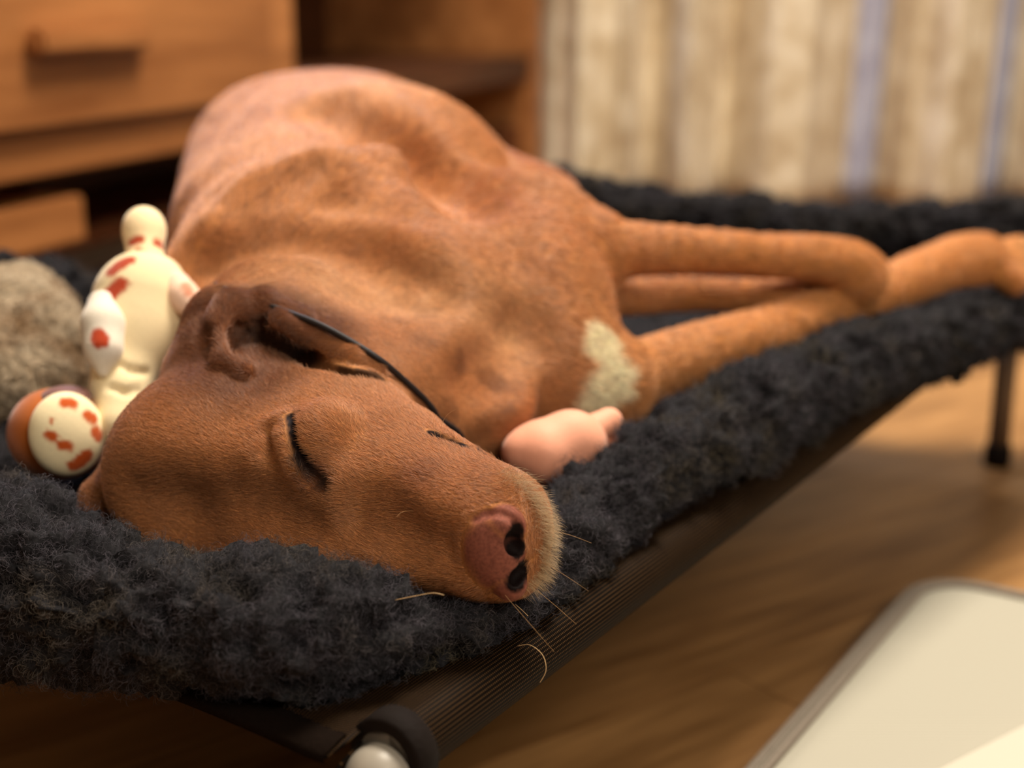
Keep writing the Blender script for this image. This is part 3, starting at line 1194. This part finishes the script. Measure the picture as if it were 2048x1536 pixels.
headw = lambda c, n: np.clip(1.35 - np.linalg.norm(c - hc, axis=1) / .20, 0.0, 1) * (((c - np.array([0, 0, CAM_H])) * n).sum(1) < .30)
bodyw = lambda c, n: np.clip(np.linalg.norm(c - hc, axis=1) / .12 - .8, 0.0, 1) * (((c - np.array([0, 0, CAM_H])) * n).sum(1) < .50)
hair_m = attr_mat('dog_hair', .45, .4, .35)
lenh = lambda p: .0042 + .0016 * np.clip(1 - near_chain(p, [e[0] for e in ear_rim]) / .03, 0, 1)
pos1, r1, c1 = fur(430000, headw, lenh, lambda p: np.full(len(p), .000068), .34, .22)
pos2, r2, c2 = fur(250000, bodyw, lambda p: .003 + .005 * np.clip(np.linalg.norm(p - hc, axis=1) / .3, 0, 1), lambda p: .00006 + .00018 * np.clip(np.linalg.norm(p - hc, axis=1) / .3, 0, 1), .26, .25)
fo = strands('fur', np.concatenate([pos1, pos2]), np.concatenate([r1, r2]), np.concatenate([c1, c2]), hair_m, dog_o)
fo['kind'] = 'stuff'
# pale short bristles along the lip edge, a few whiskers
n = 1500
li_ = rng.integers(0, len(lip_line) - 1, n)
tt = rng.random(n)
LL = np.array(lip_line)
root = LL[li_] * (1 - tt)[:, None] + LL[li_ + 1] * tt[:, None] + rng.normal(size=(n, 3)) * .0034
root = project(dog, root, 3)
root = root[(np.minimum(near_chain(root, n1), near_chain(root, n2)) > .008) & (nose_mask(root) < .1)]
n = len(root)
gn = gradient(dog, root)
gn /= np.linalg.norm(gn, axis=1)[:, None] + 1e-9
tdir = .55 * gn + .55 * F_h[None] + .25 * rng.normal(size=(n, 3)) - .2 * U_h[None]
tdir /= np.linalg.norm(tdir, axis=1)[:, None]
L = .0045 + .004 * rng.random(n)
pos = np.stack([root + tdir * (L * s)[:, None] + np.array([0, 0, -1]) * (L * .25 * s * s)[:, None] for s in (0, .35, .7, 1)], 1)
rad = np.array([1, .9, .6, .2])[None] * np.full((n, 1), .00005)
st = strands('lip_bristles', pos, rad, np.tile(srgb(216, 186, 144), (n, 1)) * (.6 + .4 * rng.random((n, 1))), hair_m, dog_o)
st['kind'] = 'stuff'
st['label'] = 'pale cream bristles edging the upper lip'
# eyelashes, brow hairs and whiskers
wp, wr, wc = [], [], []
for px, py, L, dx, dz in ((880, 880, .030, .02, .9), (872, 876, .024, -.2, .9), (604, 912, .007, -.9, -.1), (600, 905, .006, -.9, 0), (828, 1022, .014, -.5, .2), (960, 985, .018, .5, .7), (1000, 975, .02, .7, .6),
                          (1075, 1120, .02, .9, -.3), (1060, 1170, .02, .8, -.5), (1088, 1060, .018, .9, .1), (940, 1000, .015, .3, .6), (1010, 1190, .024, .6, -.6)):
    w0 = surf(px, py)
    dr = np.array([dx, -.35, dz])
    dr /= np.linalg.norm(dr)
    wp.append([w0 + dr * L * s + np.array([.25, .1, -.35]) * L * s * s for s in np.linspace(0, 1, 4)])
    wr.append([.00007, .00006, .00005, .00003])
    wc.append(srgb(206, 158, 104))
strands('whiskers', np.array(wp), np.array(wr), np.array(wc), hair_m, dog_o)

# collar: dark round cord lying in the coat of the neck
colp = [(440, 578), (500, 598), (568, 622), (640, 650), (700, 682), (760, 720), (810, 762), (852, 802), (876, 836)]
cw = [surf(x, y, .5, 1.2, push=-.0015) for x, y in colp]
cd_ = np.array([(P(*c, 1) - np.array([0, 0, CAM_H])) @ (w - np.array([0, 0, CAM_H])) / ((P(*c, 1) - np.array([0, 0, CAM_H])) @ (P(*c, 1) - np.array([0, 0, CAM_H]))) for c, w in zip(colp, cw)])
sm_ = np.polyval(np.polyfit(np.arange(len(colp)), cd_, 3), np.arange(len(colp)))
cw = [P(x, y, d + e) for (x, y), d, e in zip(colp, np.minimum(cd_ - .0002, sm_), (.012, .010, .006, .001, 0, 0, 0, 0, 0, 0))]
loop_c = list(cw) + [P(890, 880, .80), P(880, 940, .83), P(760, 960, .87), P(560, 860, .90), P(420, 700, .90), P(405, 600, .85)]
def spline(pts, n, cyc=False):
    pts = np.asarray(pts, float)
    m = len(pts)
    out = []
    for i in range(m if cyc else m - 1):
        p = [pts[(i + q) % m] if cyc else pts[min(max(i + q, 0), m - 1)] for q in (-1, 0, 1, 2)]
        for t in np.linspace(0, 1, n, endpoint=False):
            out.append(.5 * (2 * p[1] + (p[2] - p[0]) * t + (2 * p[0] - 5 * p[1] + 4 * p[2] - p[3]) * t * t + (3 * p[1] - p[0] - 3 * p[2] + p[3]) * t ** 3))
    if not cyc: out.append(pts[-1])
    return out


bm = bmesh.new()
lp = spline(loop_c, 8, True)
lp = np.array(lp)
vis = int(8 * (len(colp) - 1))
hid = lp[vis:].copy()
for _ in range(14): hid = project(lambda q: dog(q) - .0008, hid, 1)
for _ in range(3): hid[1:-1] = (hid[:-2] + 2 * hid[1:-1] + hid[2:]) / 4
lp = list(lp[:vis]) + list(hid)
lp.append(lp[0])
tube_bm(bm, lp, .0017, 10)
collar = bm_obj('collar', bm, simple('collar_leather', srgb(34, 27, 27), .6, .3), None, True)
tag(collar, 'thin black cord collar around the neck of the sleeping dog', 'collar')

# ------------------------------------------------------------------ the fleece blanket on the cot
front = [((-40, 1150, .705), .046), ((60, 1170, .685), .042), ((170, 1205, .665), .034), ((290, 1238, .648), .030), ((400, 1250, .636), .0275), ((500, 1252, .628), .029), ((570, 1258, .622), .031),
         ((640, 1268, .620), .028), ((710, 1278, .621), .0245), ((780, 1272, .627), .020), ((850, 1265, .635), .016), ((930, 1252, .647), .012), ((1000, 1240, .66), .0085), ((1060, 1205, .672), .008)]
right = [((1095, 1150, .695), .014), ((1130, 1090, .725), .0215), ((1210, 1010, .765), .0225), ((1300, 935, .805), .0235), ((1400, 890, .845), .0260), ((1500, 838, .885), .0300), ((1600, 785, .94), .0275),
         ((1700, 728, .99), .0270), ((1800, 698, 1.055), .0265), ((1900, 670, 1.12), .0265), ((1980, 648, 1.19), .026), ((2060, 630, 1.26), .025)]
back = [((2130, 560, 1.36), .028), ((2100, 455, 1.42), .030), ((2000, 455, 1.43), .028), ((1850, 452, 1.44), .024), ((1740, 452, 1.46), .025), ((1640, 462, 1.465), .029), ((1500, 450, 1.48), .031), ((1300, 432, 1.52), .030), ((1110, 390, 1.56), .030), ((950, 380, 1.58), .028)]
left = [((700, 420, 1.60), .03), ((480, 480, 1.52), .03), ((300, 570, 1.36), .026), ((180, 612, 1.26), .024), ((110, 580, 1.20), .026), ((20, 580, 1.12), .026), ((-140, 700, 1.0), .03), ((-300, 860, .90), .035), ((-260, 1010, .80), .040), ((-140, 1110, .735), .046)]
loop_b = [(P(*c), r) for c, r in front + right + back + left]
poly = np.array([p[:2] for p, r in loop_b])


def poly_sdf(q):
    d = np.full(len(q), 1e9)
    inside = np.zeros(len(q), bool)
    for i in range(len(poly)):
        a, b = poly[i], poly[(i + 1) % len(poly)]
        e = b - a
        w = q - a
        t = np.clip((w @ e) / (e @ e), 0, 1)
        r = w - t[:, None] * e
        d = np.minimum(d, (r * r).sum(1))
        c1_ = (a[1] <= q[:, 1]) != (b[1] <= q[:, 1])
        with np.errstate(divide='ignore', invalid='ignore'):
            xx = a[0] + (q[:, 1] - a[1]) / (b[1] - a[1]) * e[0]
        inside ^= c1_ & (q[:, 0] < xx)
    return np.where(inside, -1, 1) * np.sqrt(d)


rolls = SDF()
for i in range(len(loop_b)):
    a, b = loop_b[i], loop_b[(i + 1) % len(loop_b)]
    rolls.cap(a[0], b[0], a[1], b[1], .012)


def blanket_f(p):
    pd = poly_sdf(p[:, :2])
    v = (p[:, :2] - A) @ EV
    zs = .191 + .010 * vnoise(np.concatenate([p[:, :2], np.zeros((len(p), 1))], 1), .11, 51)
    slab = -smin(-pd, -(np.abs(p[:, 2] - zs) - .009), .006)
    d = smin(slab, rolls(p), .02)
    d = d + .0035 * vnoise(p, .030, 52) + .0022 * vnoise(p, .013, 53)
    dg = dog(p) - .0015
    return -smin(-d, dg, .006)


vb, fb = surface_nets(blanket_f, (-.62, .45, .13), (.62, 1.66, .32), .0042, 1.35)
vb = project(blanket_f, vb, 1)
g = gradient(blanket_f, vb)
g /= np.linalg.norm(g, axis=1)[:, None] + 1e-9
cl = np.abs(vnoise(vb, .0125, 54)) + .7 * np.abs(vnoise(vb, .0065, 55))
vb = vb + g * ((.30 - cl) * .0165)[:, None]
bl_me = mesh_np('fleece_blanket', vb, fb)
shade = .75 + .5 * (vnoise(vb, .02, 56) * .5 + .5)
INK = srgb(36, 35, 37)
colb = np.minimum(INK[None] * shade[:, None], 1)
at = bl_me.attributes.new('coat', 'FLOAT_COLOR', 'POINT')
at.data.foreach_set('color', np.concatenate([colb, np.ones((len(vb), 1))], 1).astype(np.float32).ravel())
blanket = link('fleece_blanket', bl_me, attr_mat('fleece', .95, .05, .0, grain=.4, gscale=500))
tag(blanket, 'charcoal curly fleece blanket bunched over the raised dog bed under the dog', 'blanket')


def fleece(me, n, weight, L0, r0, colour, var=.5, curl=.35):
    p, nn = sample_mesh(me, n, weight)
    t = np.stack([vnoise(p, .010, s) for s in (61, 62, 63)], 1) + .5 * rng.normal(size=(n, 3))
    t -= nn * (t * nn).sum(1)[:, None]
    t /= np.linalg.norm(t, axis=1)[:, None] + 1e-9
    b = np.cross(nn, t)
    L = L0(p) * (.5 + rng.random(n))
    ph = rng.random(n) * 6.28
    pos = []
    for s in np.linspace(0, 1, 6):
        a = ph + s * (4.5 + 2 * np.sin(ph))
        pos.append(p + nn * (L * (.62 * math.sin(s * 2.2) - .1))[:, None] + t * (L * s * .55)[:, None] + (L * curl * s ** .7)[:, None] * (np.cos(a)[:, None] * t + np.sin(a)[:, None] * b))
    pos = np.stack(pos, 1)
    r = r0(p)[:, None] * np.array([1, 1, .9, .8, .6, .3])[None]
    col = colour(p) * (1 - var + 2 * var * rng.random((n, 1)) ** 1.5)
    return pos, r, np.minimum(col, 1)


def near_w(c, n):
    d = np.linalg.norm(c - np.array([0, 0, CAM_H]), axis=1)
    return np.clip(1.9 - d / .60, 0.08, 1) * (((c - np.array([0, 0, CAM_H])) * n).sum(1) < .2) * (np.abs(c[:, 0]) < .62)


wool = attr_mat('wool_fibre', .75, .15)
dcam = lambda p: np.linalg.norm(p - np.array([0, 0, CAM_H]), axis=1)
colw = lambda p: mixc(np.tile(srgb(74, 70, 76), (len(p), 1)), srgb(92, 82, 58), np.clip(vnoise(p, .03, 64), 0, 1) * .8)
q1 = fleece(bl_me, 190000, near_w, lambda p: .0054 + .004 * np.clip(dcam(p) - .7, 0, 1), lambda p: .000058 * np.clip(dcam(p) / .65, 1, 3) ** 1.5, colw, .75)
f1 = strands('wool_fibres', q1[0], q1[1], q1[2], wool, blanket)
f1['kind'] = 'stuff'

# ------------------------------------------------------------------ toys
CREAM, SPOT = srgb(232, 212, 170), srgb(170, 60, 26)


def implicit_obj(name, f, lo, hi, h, mat, parent, colour=None, slack=1.3, lab=None):
    lo, hi = f.bounds()
    v, fcs = surface_nets(f, lo, hi, h, slack)
    v = project(f, v, 2)
    me = mesh_np(name, v, fcs)
    if colour is not None:
        a_ = me.attributes.new('coat', 'FLOAT_COLOR', 'POINT')
        a_.data.foreach_set('color', np.concatenate([colour(v), np.ones((len(v), 1))], 1).astype(np.float32).ravel())
    o = link(name, me, mat, parent)
    if lab: o['label'] = lab
    return o


def spots(p, lst, base=CREAM, col=SPOT):
    c = np.tile(base, (len(p), 1))
    for (x, y, d), r in lst:
        w = P(x, y, d)
        dd = np.linalg.norm(p - w, axis=1) + .15 * r * vnoise(p, r * .7, 71)
        c = mixc(c, col, (r - dd) / (r * .18))
    return c


plush = attr_mat('plush_cloth', .8, .1, .3, grain=.06, gscale=900)
gz = P(255, 700, .85)
gir = empty('plush_toy', (gz[0], gz[1], .2))
tag(gir, 'cream plush animal toy with red brown spots propped against the neck of the dog', 'toy')


def surf_of(f, pts, d0=.6, push=0.0):
    out = []
    for x, y in pts:
        d, best = d0, (9, d0)
        for _ in range(80):
            v = float(f(P(x, y, d)[None])[0])
            if v < best[0]: best = (v, d)
            if v < 2e-4 or d > 1.4: break
            d += max(v * .9, 1e-3)
        out.append(P(x, y, best[1] + push))
    return out


def spotted(f, lst, base=CREAM, col=SPOT):
    """lst: (x, y, x2, y2, r): elongated patches printed on the cloth of f"""
    ends = [(surf_of(f, [(a, b), (c, d_)]), r) for a, b, c, d_, r in lst]
    def fn(p):
        c = np.tile(base, (len(p), 1))
        for (e0, e1), r in ends:
            dd = d_cap(p, e0, e1, 0, 0) + .18 * r * vnoise(p, r * .8, 71)
            c = mixc(c, col, (r - dd) / (r * .2))
        return c
    return fn


DT = -.050
G = lambda x, y, d: P(x, y, d + DT)
bod = SDF()
bod.cap(G(287, 598, .90), G(275, 650, .895), .0290, .0265, .02)
bod.cap(G(268, 690, .89), G(240, 780, .865), .0215, .0120, .03)
bod.cap(G(236, 790, .865), G(236, 850, .85), .0120, .0125, .02)
sm1 = surf_of(bod, [(236, 728), (262, 742), (290, 745)], push=.0004)
sm2 = surf_of(bod, [(222, 775), (250, 786), (274, 780)], push=.0004)
bod.chain([(w, .0012) for w in sm1], .004, sub=True)
bod.chain([(w, .0012) for w in sm2], .004, sub=True)
implicit_obj('body', bod, 0, 0, .0026, plush, gir, spotted(bod, [(226, 540, 256, 520, .0058), (198, 614, 238, 572, .0066), (180, 660, 184, 640, .005), (366, 560, 374, 600, .004)]))
hd = SDF()
hd.cap(G(290, 545, .905), G(288, 478, .915), .0122, .0108, .01)
hd.ball(G(288, 452, .918), .0122, .01)
implicit_obj('neck', hd, 0, 0, .0022, plush, gir, spotted(hd, [(262, 484, 282, 480, .0030), (314, 486, 322, 490, .0030), (276, 500, 284, 502, .0020)], srgb(246, 220, 176)))
fl = SDF()
fl.chain([(G(204, 610, .872), .0085), (G(206, 650, .862), .0108), (G(207, 700, .854), .0092), (G(206, 745, .850), .003)], .008)
implicit_obj('ear', fl, 0, 0, .0020, plush, gir, spotted(fl, [(196, 672, 202, 682, .0052)], srgb(222, 212, 196)), lab='white ear flap with one red brown spot')
fl = SDF()
fl.chain([(G(350, 575, .890), .010), (G(368, 597, .884), .0082), (G(376, 614, .880), .0052)], .008)
implicit_obj('paw', fl, 0, 0, .0022, plush, gir, spotted(fl, [(372, 570, 378, 586, .0035)], srgb(236, 200, 176), srgb(214, 146, 118)))

bl_c = P(118, 868, .80)
ball = empty('plush_ball', (bl_c[0], bl_c[1], bl_c[2] - .03))
tag(ball, 'round brown plush toy head with a cream spotted face beside the skull of the dog', 'toy')
sd = SDF()
sd.ball(P(108, 866, .805), .0255, .01)
sd.ball(P(150, 872, .80), .0190, .015)
implicit_obj('head', sd, P(108, 866, .805) - .045, P(108, 866, .805) + .045, .0024, attr_mat('brown_plush', .8, .1, .3, grain=.08), ball, lambda p: np.tile(srgb(176, 92, 26), (len(p), 1)))
sd = SDF()
mdir = P(138, 868, .77) - P(108, 862, .80)
mdir /= np.linalg.norm(mdir)
sdx = np.cross(mdir, [0, 0, 1.])
sdx /= np.linalg.norm(sdx)
MM = np.stack([mdir, sdx, np.cross(sdx, mdir)], 1)
sd.ell(P(134, 868, .785), (.0125, .0205, .0235), MM, .01)
implicit_obj('muzzle', sd, 0, 0, .0018, plush, ball,
             spotted(sd, [(98, 870, 106, 874, .0032), (124, 890, 136, 892, .0036), (150, 930, 172, 914, .0046), (176, 832, 186, 836, .0042), (192, 862, 196, 872, .0040), (103, 842, 104, 840, .0018), (130, 806, 146, 808, .0036)], srgb(244, 226, 184), srgb(192, 84, 30)))
sd = SDF()
sd.ell(P(132, 793, .795), (.0140, .0120, .0058), None, .01)
implicit_obj('cap', sd, P(132, 793, .795) - .025, P(132, 793, .795) + .025, .0018, attr_mat('cap_cloth', .6, .3, .3), ball, lambda p: np.tile(srgb(110, 66, 58), (len(p), 1)), lab='dark red brown cap on the toy head')

pk = P(1120, 900, .80)
pig = empty('pink_toy', (pk[0], pk[1], .215))
tag(pig, 'salmon pink soft dog toy lying on the blanket between muzzle and foreleg', 'toy')
pm = attr_mat('pink_vinyl', .6, .3, .2, grain=.05)
sd = SDF()
sd.cap(P(1085, 900, .795), P(1160, 890, .80), .0175, .0155, .01)
sd.cap(P(1040, 905, .79), P(1085, 915, .79), .010, .014, .01)
sd.ball(P(1140, 868, .80), .0130, .01)
pinkc = lambda p: np.tile(srgb(236, 164, 134), (len(p), 1))
implicit_obj('body', sd, P(1110, 895, .80) - .06, P(1110, 895, .80) + .06, .0026, pm, pig, pinkc)
sd = SDF()
sd.cap(P(1185, 862, .805), P(1218, 842, .81), .0095, .0078, .01)
implicit_obj('stub_leg', sd, P(1200, 850, .81) - .03, P(1200, 850, .81) + .03, .002, pm, pig, pinkc)
sd = SDF()
sd.cap(P(1170, 905, .80), P(1212, 880, .81), .0085, .0075, .01)
implicit_obj('stub_leg', sd, P(1190, 890, .80) - .03, P(1190, 890, .80) + .03, .002, pm, pig, lambda p: np.tile(srgb(206, 126, 96), (len(p), 1)))

# beige sheepskin cushion at the left edge
cs = SDF()
cs.cap(P(20, 668, 1.02), P(62, 735, .98), .041, .034, .015)
cs.cap(P(62, 735, .98), P(95, 690, .98), .034, .026, .015)
cs.cap(P(-120, 700, 1.0), P(20, 668, 1.02), .048, .041, .015)
cs.cap(P(-60, 770, .95), P(62, 770, .95), .034, .030, .015)
csf = lambda p: cs(p) + .0030 * vnoise(p, .02, 81) + .002 * vnoise(p, .009, 82)
v, fcs = surface_nets(csf, P(-60, 720, .98) - np.array([.13, .13, .10]), P(-60, 720, .98) + np.array([.16, .15, .12]), .0036, 1.3)
cme = mesh_np('sheepskin_cushion', v, fcs)
csc = lambda p: mixc(np.tile(srgb(206, 188, 162), (len(p), 1)), srgb(150, 122, 92), np.clip(vnoise(p, .018, 83) * 1.6 + .2, 0, 1))
a_ = cme.attributes.new('coat', 'FLOAT_COLOR', 'POINT')
a_.data.foreach_set('color', np.concatenate([csc(v), np.ones((len(v), 1))], 1).astype(np.float32).ravel())
cush = link('sheepskin_cushion', cme, attr_mat('sheepskin', .9, .1, .4, grain=.2, gscale=200))
tag(cush, 'beige curly sheepskin cushion at the left end of the dog bed', 'cushion')
q2 = fleece(cme, 26000, lambda c, n: (((c - np.array([0, 0, CAM_H])) * n).sum(1) < .2), lambda p: np.full(len(p), .010), lambda p: np.full(len(p), .00035), csc, .3)
f2 = strands('curls', q2[0], q2[1], q2[2], wool, cush)
f2['kind'] = 'stuff'

# ------------------------------------------------------------------ loose hairs
def loose(pts, lab):
    bm = bmesh.new()
    tube_bm(bm, spline(pts, 6), .00016, 5)
    o = bm_obj('loose_hair', bm, hair_pale, None, True)
    return tag(o, lab, 'hair')


hair_pale = simple('pale_hair', srgb(214, 176, 128), .5, .3)
loose([P(1035, 1292, .640), P(1060, 1290, .636), P(1085, 1310, .632), P(1092, 1340, .630), P(1080, 1365, .632)], 'pale loose hair curled over the mesh sleeve of the near rail')
loose([P(790, 1200, .612), P(830, 1192, .610), P(865, 1186, .608), P(888, 1190, .608)], 'pale loose hair lying on the fleece in front of the muzzle')
loose([P(1030, 1208, .650), P(1046, 1222, .648), P(1056, 1232, .648)], 'short pale loose hair on the dark fleece below the nose')
